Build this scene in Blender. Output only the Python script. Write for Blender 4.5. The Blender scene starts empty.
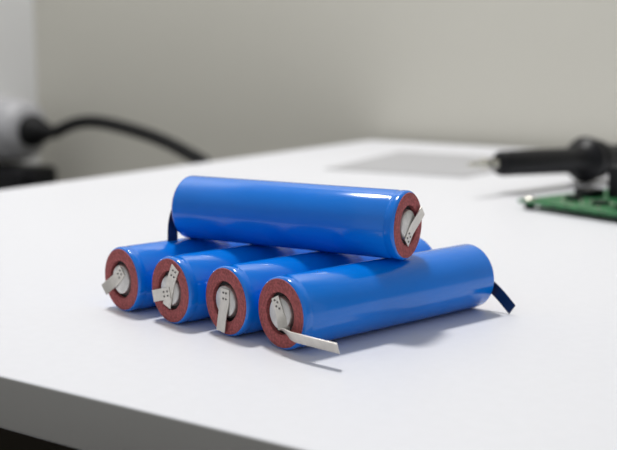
import bpy, bmesh, math, random
from mathutils import Vector, Matrix
T=0.75
R=0.0093
L=0.0712
sc=bpy.context.scene
sc.view_settings.view_transform='Standard'
sc.view_settings.look='None'

# ---------- materials ----------
def mat(name,col,rough=0.5,metal=0.0,noise=0.0,nscale=50,bump=0.0,bscale=200,coat=0.0,spec=0.5):
    m=bpy.data.materials.new(name); m.use_nodes=True
    nt=m.node_tree; b=nt.nodes['Principled BSDF']
    b.inputs['Base Color'].default_value=(*col,1)
    b.inputs['Roughness'].default_value=rough
    b.inputs['Metallic'].default_value=metal
    b.inputs['Coat Weight'].default_value=coat
    b.inputs['Coat Roughness'].default_value=0.05
    b.inputs['Specular IOR Level'].default_value=spec
    tc=nt.nodes.new('ShaderNodeTexCoord')
    if noise>0:
        n=nt.nodes.new('ShaderNodeTexNoise'); n.inputs['Scale'].default_value=nscale
        n.inputs['Detail'].default_value=4
        r=nt.nodes.new('ShaderNodeValToRGB')
        r.color_ramp.elements[0].position=0.3; r.color_ramp.elements[1].position=0.7
        r.color_ramp.elements[0].color=(*[c*(1-noise) for c in col],1)
        r.color_ramp.elements[1].color=(*[min(1,c*(1+noise)) for c in col],1)
        nt.links.new(tc.outputs['Object'],n.inputs['Vector'])
        nt.links.new(n.outputs['Fac'],r.inputs['Fac'])
        nt.links.new(r.outputs['Color'],b.inputs['Base Color'])
    if bump>0:
        n2=nt.nodes.new('ShaderNodeTexNoise'); n2.inputs['Scale'].default_value=bscale
        n2.inputs['Detail'].default_value=3
        bp=nt.nodes.new('ShaderNodeBump'); bp.inputs['Strength'].default_value=bump
        bp.inputs['Distance'].default_value=0.0002
        nt.links.new(tc.outputs['Object'],n2.inputs['Vector'])
        nt.links.new(n2.outputs['Fac'],bp.inputs['Height'])
        nt.links.new(bp.outputs['Normal'],b.inputs['Normal'])
    return m
M_blue=mat('blue_shrink_wrap',(0.0,0.19,0.75),rough=0.17,bump=0.06,bscale=160,noise=0.03,nscale=60,coat=0.4,spec=0.4)
M_red=mat('red_fish_paper',(0.36,0.088,0.088),rough=0.85,noise=0.4,nscale=1600,bump=0.5,bscale=1500)
M_dark=mat('dark_recess',(0.012,0.011,0.012),rough=0.6)
M_nickel=mat('nickel_strip',(0.70,0.67,0.62),rough=0.38,metal=0.7,noise=0.08,nscale=500,bump=0.15,bscale=900)
M_cap=mat('steel_cap',(0.60,0.59,0.57),rough=0.35,metal=0.8,noise=0.15,nscale=400)
M_weld=mat('weld_spot',(0.2,0.19,0.18),rough=0.5,metal=0.7)
M_nickel_shade=mat('shaded_nickel_navy',(0.003,0.028,0.11),rough=0.35)  # rear nickel tabs: shade and dark reflection painted in as navy
M_table=mat('white_laminate',(0.725,0.73,0.77),rough=0.42,noise=0.01,nscale=300,bump=0.05,bscale=2500,spec=0.4)
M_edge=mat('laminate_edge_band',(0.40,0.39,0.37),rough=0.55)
M_leg=mat('dark_brown_panel',(0.075,0.063,0.046),rough=0.6)
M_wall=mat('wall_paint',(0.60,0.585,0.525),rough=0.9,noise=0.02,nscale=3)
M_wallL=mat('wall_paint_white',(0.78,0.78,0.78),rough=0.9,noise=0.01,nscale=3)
M_floor=mat('floor_vinyl',(0.05,0.042,0.03),rough=0.7,noise=0.1,nscale=8)
M_black=mat('black_plastic',(0.006,0.006,0.008),rough=0.42,noise=0.1,nscale=200,spec=0.25)
M_rub=mat('black_rubber',(0.006,0.006,0.007),rough=0.6,spec=0.25)
M_grey=mat('grey_plastic',(0.42,0.42,0.44),rough=0.4,noise=0.03,nscale=80)
M_pcb=mat('green_solder_mask',(0.02,0.15,0.05),rough=0.35,noise=0.5,nscale=260)
M_gold=mat('tinned_pad',(0.62,0.60,0.54),rough=0.2,metal=1.0)
M_patch=mat('flat_grey',(0.40,0.40,0.415),rough=0.6,noise=0.02,nscale=60)

# ---------- mesh helpers ----------
def link(me,name,mats,loc=(0,0,0),rotz=0,parent=None,smooth=True):
    o=bpy.data.objects.new(name,me); sc.collection.objects.link(o)
    for m in mats: me.materials.append(m)
    o.location=loc; o.rotation_euler=(0,0,rotz)
    if parent: o.parent=parent
    if smooth:
        for p in me.polygons: p.use_smooth=True
    return o
def lathe_x(bm,prof,mi,seg=96,M=None):
    M=M or Matrix()
    rings=[]
    for x,r in prof:
        if r<1e-7: rings.append([bm.verts.new(M@Vector((x,0,0)))]); continue
        rings.append([bm.verts.new(M@Vector((x,r*math.cos(2*math.pi*i/seg),r*math.sin(2*math.pi*i/seg)))) for i in range(seg)])
    for k in range(len(rings)-1):
        a,b=rings[k],rings[k+1]; m=mi if isinstance(mi,int) else mi[k]
        for i in range(seg):
            j=(i+1)%seg
            if len(a)==1 and len(b)==1: continue
            if len(a)==1: f=bm.faces.new((a[0],b[i],b[j]))
            elif len(b)==1: f=bm.faces.new((a[i],b[0],a[j]))
            else: f=bm.faces.new((a[i],b[i],b[j],a[j]))
            f.material_index=m
def ribbon(bm,pts,wds,w,th,mi,sub=6):
    P=[Vector(p) for p in pts]; W=[Vector(d).normalized() for d in wds]
    out=[];wo=[]
    n=len(P)
    for i in range(n-1):
        p0=P[max(i-1,0)];p1=P[i];p2=P[i+1];p3=P[min(i+2,n-1)]
        for s in range(sub):
            t=s/sub
            out.append(0.5*((2*p1)+(-p0+p2)*t+(2*p0-5*p1+4*p2-p3)*t*t+(-p0+3*p1-3*p2+p3)*t**3))
            wo.append(W[i].lerp(W[i+1],t).normalized())
    out.append(P[-1]);wo.append(W[-1])
    rows=[]
    for i,p in enumerate(out):
        tg=(out[min(i+1,len(out)-1)]-out[max(i-1,0)]).normalized()
        d=wo[i]-tg*wo[i].dot(tg); d.normalize()
        nn=tg.cross(d).normalized()
        rows.append([bm.verts.new(p+d*w/2+nn*th/2),bm.verts.new(p-d*w/2+nn*th/2),bm.verts.new(p-d*w/2-nn*th/2),bm.verts.new(p+d*w/2-nn*th/2)])
    for a,b in zip(rows,rows[1:]):
        for i in range(4):
            j=(i+1)%4
            f=bm.faces.new((a[i],a[j],b[j],b[i])); f.material_index=mi
    f=bm.faces.new(rows[0]); f.material_index=mi
    f=bm.faces.new(rows[-1][::-1]); f.material_index=mi
def finish(bm,name):
    bmesh.ops.recalc_face_normals(bm,faces=bm.faces[:])
    me=bpy.data.meshes.new(name); bm.to_mesh(me); bm.free(); return me
def sharp(o,ang=40):
    try: o.data.set_sharp_from_angle(angle=math.radians(ang))
    except Exception: pass
def box(bm,c,s,mi=0,M=None,bev=0):
    M=M or Matrix()
    r=bmesh.ops.create_cube(bm,size=1,matrix=M@Matrix.Translation(c)@Matrix.Diagonal((*s,1)))
    vs=r['verts']; fs=list({f for v in vs for f in v.link_faces})
    for f in fs: f.material_index=mi
    if bev>0:
        es=list({e for v in vs for e in v.link_edges})
        rr=bmesh.ops.bevel(bm,geom=es,offset=bev,segments=3,profile=0.5,affect='EDGES')
        for f in rr['faces']: f.material_index=mi

# ---------- battery ----------
def battery(loc,heading,tabs):
    emp=bpy.data.objects.new('lithium_ion_cell',None); emp.empty_display_size=0.01
    sc.collection.objects.link(emp); emp.location=loc; emp.rotation_euler=(0,0,heading)
    bm=bmesh.new()
    e=0.0009
    prof=[(0.0001,0.0080),(0,0.0082),(-0.00005,R-e)]
    for i in range(1,7):
        a=i/6*math.pi/2; prof.append((e-e*math.cos(a),R-e+e*math.sin(a)))
    prof+=[(0.0022,R),(0.0027,R-0.00016),(0.0032,R-0.00016),(0.0037,R),(0.02,R),(0.045,R),(L-e,R)]
    for i in range(1,7):
        a=i/6*math.pi/2; prof.append((L-e+e*math.sin(a),R-e+e*math.cos(a)))
    prof+=[(L,0.0082),(L-0.0001,0.0080)]
    lathe_x(bm,prof,0)
    o=link(finish(bm,'wrap'),'shrink_wrap_sleeve',[M_blue],parent=emp)
    for side in (0,1):
        bm=bmesh.new()
        Mx=Matrix() if side==0 else Matrix.Translation((L,0,0))@Matrix.Rotation(math.pi,4,'Z')
        lathe_x(bm,[(0.0002,0.0088),(-0.0001,0.0087),(-0.00018,0.0085),(-0.00018,0.0055),(-0.0001,0.0054),(0.0012,0.0054)],0,M=Mx)
        o=link(finish(bm,'ring'),'insulator_ring_%d'%(side+1),[M_red],parent=emp); sharp(o)
        bm=bmesh.new()
        lathe_x(bm,[(0.0011,0.0058),(0.0011,0.0040)],0,M=Mx)
        lathe_x(bm,[(0.0011,0.0043),(0.0001,0.0042),(-0.0002,0.0040),(-0.0003,0.0036),(-0.0003,0.0)],1,M=Mx)
        o=link(finish(bm,'cap'),'terminal_cap_%d'%(side+1),[M_dark,M_cap],parent=emp); sharp(o)
    for k,(pts,wds,w,mi) in enumerate(tabs):
        bm=bmesh.new()
        ribbon(bm,pts,wds,w,0.00022,0)
        if mi==0:
            p=Vector(pts[0]); d=(Vector(pts[1])-p).normalized()
            wd=Vector(wds[0]).normalized()
            for q in (0.0011,0.0027):
              for s in (-0.0006,0.0006):
                c=p+d*q+wd*s
                mm=Matrix.Translation((c.x-0.00016,c.y,c.z))
                lathe_x(bm,[(0.0,0.0003),(-0.00012,0.00022),(-0.00004,0.0)],1,seg=12,M=mm)
        o=link(finish(bm,'tab'),'nickel_tab_%d'%(k+1),[M_nickel if mi==0 else M_nickel_shade,M_weld],parent=emp); sharp(o,50)
    return emp
def hd(deg): return math.radians(90-deg)
f=-0.00045
H=hd(49)
battery((-0.0534,0.3100,T+R),H,[([(f,-0.0015,0.003),(f,0.001,0.0005),(-0.0010,0.0040,-0.0018),(-0.0020,0.0062,-0.0038)],[(0,.6,.8)]*4,0.0035,0)])
battery((-0.0377,0.2955,T+R),H,[([(f,-0.0035,0.0068),(f,-0.001,0.002),(f,0.001,-0.0045)],[(0,1,.3)]*3,0.0036,0),
                            ([(f-.0002,-0.001,-0.0005),(f-.0004,0.003,-0.0015),(-0.0012,0.0065,-0.0025)],[(0,.2,1)]*3,0.0033,0)])
battery((-0.0216,0.2824,T+R),hd(49.5),[([(f,-0.0005,0.0035),(f,-0.0003,0),(-0.0007,0.0003,-0.003),(-0.0012,0.0007,-0.0079)],[(0,1,0)]*4,0.0036,0)])
battery((-0.0070,0.2692,T+R),hd(49.3),[([(f,0.0015,0.004),(f,-0.0005,0),(-0.001,-0.0028,-0.0034),(-0.0018,-0.006,-0.0042),(-0.0018,-0.011,-0.0042),(-0.0003,-0.0218,-0.0044)],
     [(0,1,.3),(0,1,.3),(-.1,.8,.6),(-.4,.3,.9),(-.4,0,.9),(-.4,0,.9)],0.0030,0),
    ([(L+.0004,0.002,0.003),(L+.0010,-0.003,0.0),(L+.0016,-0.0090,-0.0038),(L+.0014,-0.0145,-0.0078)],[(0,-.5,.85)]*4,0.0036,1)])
hx=math.pi-math.radians(29.6)
battery((0.0265,0.2915,T+3*R),hx,[([(f,0.002,-0.0045),(f,-0.001,-0.0015),(-0.0009,-0.0045,0.0013),(-0.0012,-0.0068,0.0032)],[(0,.5,.8)]*4,0.0032,0),
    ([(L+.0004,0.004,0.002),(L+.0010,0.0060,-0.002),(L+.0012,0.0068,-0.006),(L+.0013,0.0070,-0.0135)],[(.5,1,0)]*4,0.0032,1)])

# ---------- table ----------
e1=Vector((0.5587,0.8294,0)).normalized(); e2=Vector((e1.y,-e1.x,0))
C1=Vector((0.0497,0.8965,0)); DEP=0.606; LEN=1.2; TH=0.013
ang=math.atan2(e2.y,e2.x)
tc=C1-e1*DEP/2+e2*LEN/2
tab=bpy.data.objects.new('white_desk',None); sc.collection.objects.link(tab)
tab.location=(tc.x,tc.y,0); tab.rotation_euler=(0,0,ang)
bm=bmesh.new(); box(bm,(0,0,T-TH/2),(LEN,DEP,TH),0,bev=0.0008)
bm.normal_update()
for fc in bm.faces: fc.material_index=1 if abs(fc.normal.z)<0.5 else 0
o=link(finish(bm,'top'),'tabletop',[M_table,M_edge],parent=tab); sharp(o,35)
for k,sx in enumerate((-1,1)):
    bm=bmesh.new(); box(bm,(sx*(LEN/2-0.02),0,(T-TH)/2),(0.022,DEP-0.02,T-TH),0,bev=0.001)
    link(finish(bm,'side'),'side_panel_%d'%(k+1),[M_leg],parent=tab,smooth=False)
bm=bmesh.new(); box(bm,(0,DEP/2-0.05,T-TH-0.2),(LEN-0.06,0.018,0.4),0,bev=0.001)
link(finish(bm,'mod'),'modesty_panel',[M_leg],parent=tab,smooth=False)

# ---------- room ----------
K=C1+e1*0.012-e2*0.399
def wallbox(name,origin,d,length,nrm,h,m,z0=0,th=0.1):
    bm=bmesh.new()
    a=math.atan2(d.y,d.x)
    side=1 if d.cross(nrm).z>0 else -1
    box(bm,(length/2,side*th/2,h/2),(length,th,h))
    return link(finish(bm,name),name,[m],loc=(origin.x,origin.y,z0),rotz=a,smooth=False)
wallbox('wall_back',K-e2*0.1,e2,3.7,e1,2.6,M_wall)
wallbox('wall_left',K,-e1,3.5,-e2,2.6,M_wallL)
bm=bmesh.new(); box(bm,(1.7,-1.7,-0.05),(3.7,3.7,0.1))
link(finish(bm,'floor'),'floor',[M_floor],loc=(K.x,K.y,0),rotz=ang,smooth=False)

# ---------- plug + cable on the left wall ----------
def tube(bm,pts,r,mi,seg=20,sub=8):
    P=[Vector(p) for p in pts]; out=[]; n=len(P)
    for i in range(n-1):
        p0=P[max(i-1,0)];p1=P[i];p2=P[i+1];p3=P[min(i+2,n-1)]
        for s in range(sub):
            t=s/sub
            out.append(0.5*((2*p1)+(-p0+p2)*t+(2*p0-5*p1+4*p2-p3)*t*t+(-p0+3*p1-3*p2+p3)*t**3))
    out.append(P[-1]); rows=[]
    ref=Vector((0.1,0.2,1)).normalized()
    for i,p in enumerate(out):
        tg=(out[min(i+1,len(out)-1)]-out[max(i-1,0)]).normalized()
        a=(ref-tg*ref.dot(tg)).normalized(); b=tg.cross(a); ref=a
        rows.append([bm.verts.new(p+(a*math.cos(2*math.pi*k/seg)+b*math.sin(2*math.pi*k/seg))*r) for k in range(seg)])
    for a,b in zip(rows,rows[1:]):
        for i in range(seg):
            j=(i+1)%seg; f=bm.faces.new((a[i],a[j],b[j],b[i])); f.material_index=mi
    for rr in (rows[0],rows[-1]):
        f=bm.faces.new(rr); f.material_index=mi
pw=K-e1*0.061+e2*0.0005; pz=T-0.004
plug=bpy.data.objects.new('power_plug',None); sc.collection.objects.link(plug)
plug.location=(pw.x,pw.y,pz); plug.rotation_euler=(0,0,ang)
bm=bmesh.new()
lathe_x(bm,[(0.0,0.0),(0.0,0.030),(0.012,0.031),(0.044,0.029),(0.050,0.027),(0.055,0.021),(0.055,0.0)],0,seg=64)
o=link(finish(bm,'b'),'plug_body',[M_grey],parent=plug); sharp(o,50)
bm=bmesh.new()
lathe_x(bm,[(0.054,0.0),(0.054,0.015),(0.060,0.0155),(0.066,0.013),(0.068,0.010),(0.072,0.0105),(0.074,0.008),(0.078,0.0085),(0.082,0.006),(0.092,0.0055),(0.092,0)],0,seg=40)
o=link(finish(bm,'s'),'strain_relief',[M_rub],parent=plug)
inv=(Matrix.Translation(plug.location)@Matrix.Rotation(ang,4,'Z')).inverted()
s0=pw+e2*0.088; 
cp=[(s0.x,s0.y,pz),(-0.208,1.005,T+0.0065),(-0.180,0.985,T+0.0075),(-0.134,0.94,T+0.000),(-0.100,0.90,T-0.010),(-0.075,0.87,T-0.023),(-0.05,0.85,T-0.06),(-0.04,0.84,T-0.15),(-0.05,0.86,T-0.4),(-0.06,0.88,0.02)]
bm=bmesh.new(); tube(bm,[inv@Vector(p) for p in cp],0.0056,0)
link(finish(bm,'c'),'cable',[M_rub],parent=plug)
ad=bpy.data.objects.new('power_adapter',None); sc.collection.objects.link(ad)
ad.location=(pw.x,pw.y,T-0.052); ad.rotation_euler=(0,0,ang)
bm=bmesh.new(); box(bm,(0.033,0.0,0),(0.066,0.05,0.028),0,bev=0.006); box(bm,(0.068,0,0),(0.006,0.03,0.016),0,bev=0.002)
link(finish(bm,'a'),'adapter_body',[M_black],parent=ad)

# ---------- circuit board ----------
A=Vector((0.0975,0.513,0)); d1=Vector((0.6,-0.8,0)).normalized()
BA=math.atan2(d1.y,d1.x)
pcb=bpy.data.objects.new('circuit_board',None); sc.collection.objects.link(pcb)
pcb.location=(A.x,A.y,T); pcb.rotation_euler=(0,0,BA)
up=lambda x,y:Matrix.Translation((x,y,0))@Matrix.Rotation(-math.pi/2,4,'Y')
bm=bmesh.new(); box(bm,(0.045,0.06,0.0037),(0.09,0.12,0.0016),0,bev=0.0003)
link(finish(bm,'p'),'board',[M_pcb],parent=pcb,smooth=False)
bm=bmesh.new()
for x in (0.004,0.086):
    for y in (0.004,0.116):
        lathe_x(bm,[(0,0),(0,0.0025),(0.0029,0.0025),(0.0029,0)],0,seg=20,M=up(x,y))
        lathe_x(bm,[(0.0045,0.0028),(0.0056,0.0022),(0.0058,0)],1,seg=20,M=up(x,y))
o=link(finish(bm,'st'),'standoffs',[M_black,M_gold],parent=pcb)
bm=bmesh.new()
for (x,y,sx,sy,sz) in [(0.029,0.043,0.014,0.012,0.015),(0.052,0.040,0.014,0.016,0.009),(0.02,0.075,0.02,0.012,0.008),(0.07,0.08,0.02,0.02,0.006),(0.05,0.095,0.012,0.02,0.01),(0.035,0.016,0.006,0.006,0.0018),(0.018,0.018,0.006,0.005,0.0022),(0.052,0.012,0.008,0.006,0.002),(0.014,0.034,0.010,0.010,0.004)]:
    box(bm,(x,y,0.0045+sz/2),(sx,sy,sz),0,bev=0.0004)
link(finish(bm,'ch'),'chips_and_relays',[M_black],parent=pcb,smooth=False)
bm=bmesh.new()
random.seed(4)
for i in range(40):
    x=random.uniform(0.004,0.086); y=random.choice([0.005,0.016,0.02,0.045,0.05,0.06,0.11])+random.uniform(-.001,.001)
    lathe_x(bm,[(0.0045,0.0),(0.0045,0.001),(0.0052,0.0007),(0.0054,0)],0,seg=10,M=up(x,y))
link(finish(bm,'pads'),'solder_joints',[M_gold],parent=pcb)

# ---------- test probe ----------
pr=bpy.data.objects.new('test_probe',None); sc.collection.objects.link(pr)
pr.location=(0.1537,0.6103,T+0.0130)
pd=Vector((0.0577,0.0473,0))
pr.rotation_euler=(0,math.radians(2.2),math.atan2(pd.y,pd.x))
bm=bmesh.new()
a=-0.0725
lathe_x(bm,[(a-0.0005,0.0),(a-0.0005,0.0054),(a+0.0005,0.0062),(a+0.002,0.0065),(-0.018,0.0070),(-0.009,0.0073),(-0.0065,0.0085),(-0.005,0.0118),(-0.0025,0.0130),(0.0,0.0126),(0.002,0.0105),(0.005,0.0102),(0.0065,0.0112),(0.0095,0.0108),(0.011,0.0088),(0.016,0.0082),(0.055,0.0080),(0.09,0.0076),(0.098,0.006),(0.10,0.0038),(0.13,0.0032),(0.13,0)],0,seg=48)
o=link(finish(bm,'h'),'handle',[M_black],parent=pr); sharp(o,60)
bm=bmesh.new()
lathe_x(bm,[(a,0),(a,0.0022),(a-0.004,0.0022),(a-0.005,0.0014),(a-0.008,0.0014),(a-0.009,0.0028),(a-0.013,0.0028),(a-0.014,0.0014),(a-0.022,0.0012),(a-0.026,0.0)],0,seg=24)
o=link(finish(bm,'t'),'metal_tip',[M_gold],parent=pr)

# ---------- thin flat grey patch on far table ----------
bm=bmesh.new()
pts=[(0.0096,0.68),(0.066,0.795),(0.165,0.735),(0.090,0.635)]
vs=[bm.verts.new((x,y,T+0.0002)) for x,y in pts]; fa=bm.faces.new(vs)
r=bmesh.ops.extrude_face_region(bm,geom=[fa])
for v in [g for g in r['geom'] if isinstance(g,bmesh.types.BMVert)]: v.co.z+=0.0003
link(finish(bm,'patch'),'grey_patch',[M_patch],smooth=False)

# ---------- lights ----------
w=bpy.data.worlds.new('w'); sc.world=w; w.use_nodes=True
w.node_tree.nodes['Background'].inputs[0].default_value=(0.96,0.98,1,1)
w.node_tree.nodes['Background'].inputs[1].default_value=0.46
def area(name,loc,target,size,power,col=(1,1,1)):
    l=bpy.data.lights.new(name,'AREA'); l.size=size; l.energy=power; l.color=col
    o=bpy.data.objects.new(name,l); sc.collection.objects.link(o); o.location=loc
    o.rotation_euler=(Vector(target)-Vector(loc)).to_track_quat('-Z','Y').to_euler()
area('ceiling_panel_light',(-0.15,0.72,T+1.1),(0.05,0.35,T),0.15,11.2,(1,0.99,0.97))

# ---------- camera ----------
cd=bpy.data.cameras.new('camera'); co=bpy.data.objects.new('camera',cd); sc.collection.objects.link(co)
co.location=(0,0,T+0.075); co.rotation_euler=(math.radians(90-9.16),0,0)
cd.sensor_width=36; cd.lens=64.8; cd.clip_start=0.01; cd.clip_end=20
cd.dof.use_dof=True; cd.dof.focus_distance=0.285; cd.dof.aperture_fstop=15.5
sc.camera=co

# ---------- turn the whole room so its walls follow the world axes ----------
bpy.context.view_layer.update()
RZ=Matrix.Rotation(-ang,4,'Z')
for o in list(sc.objects):
    if o.parent is None:
        o.matrix_world=RZ@o.matrix_world
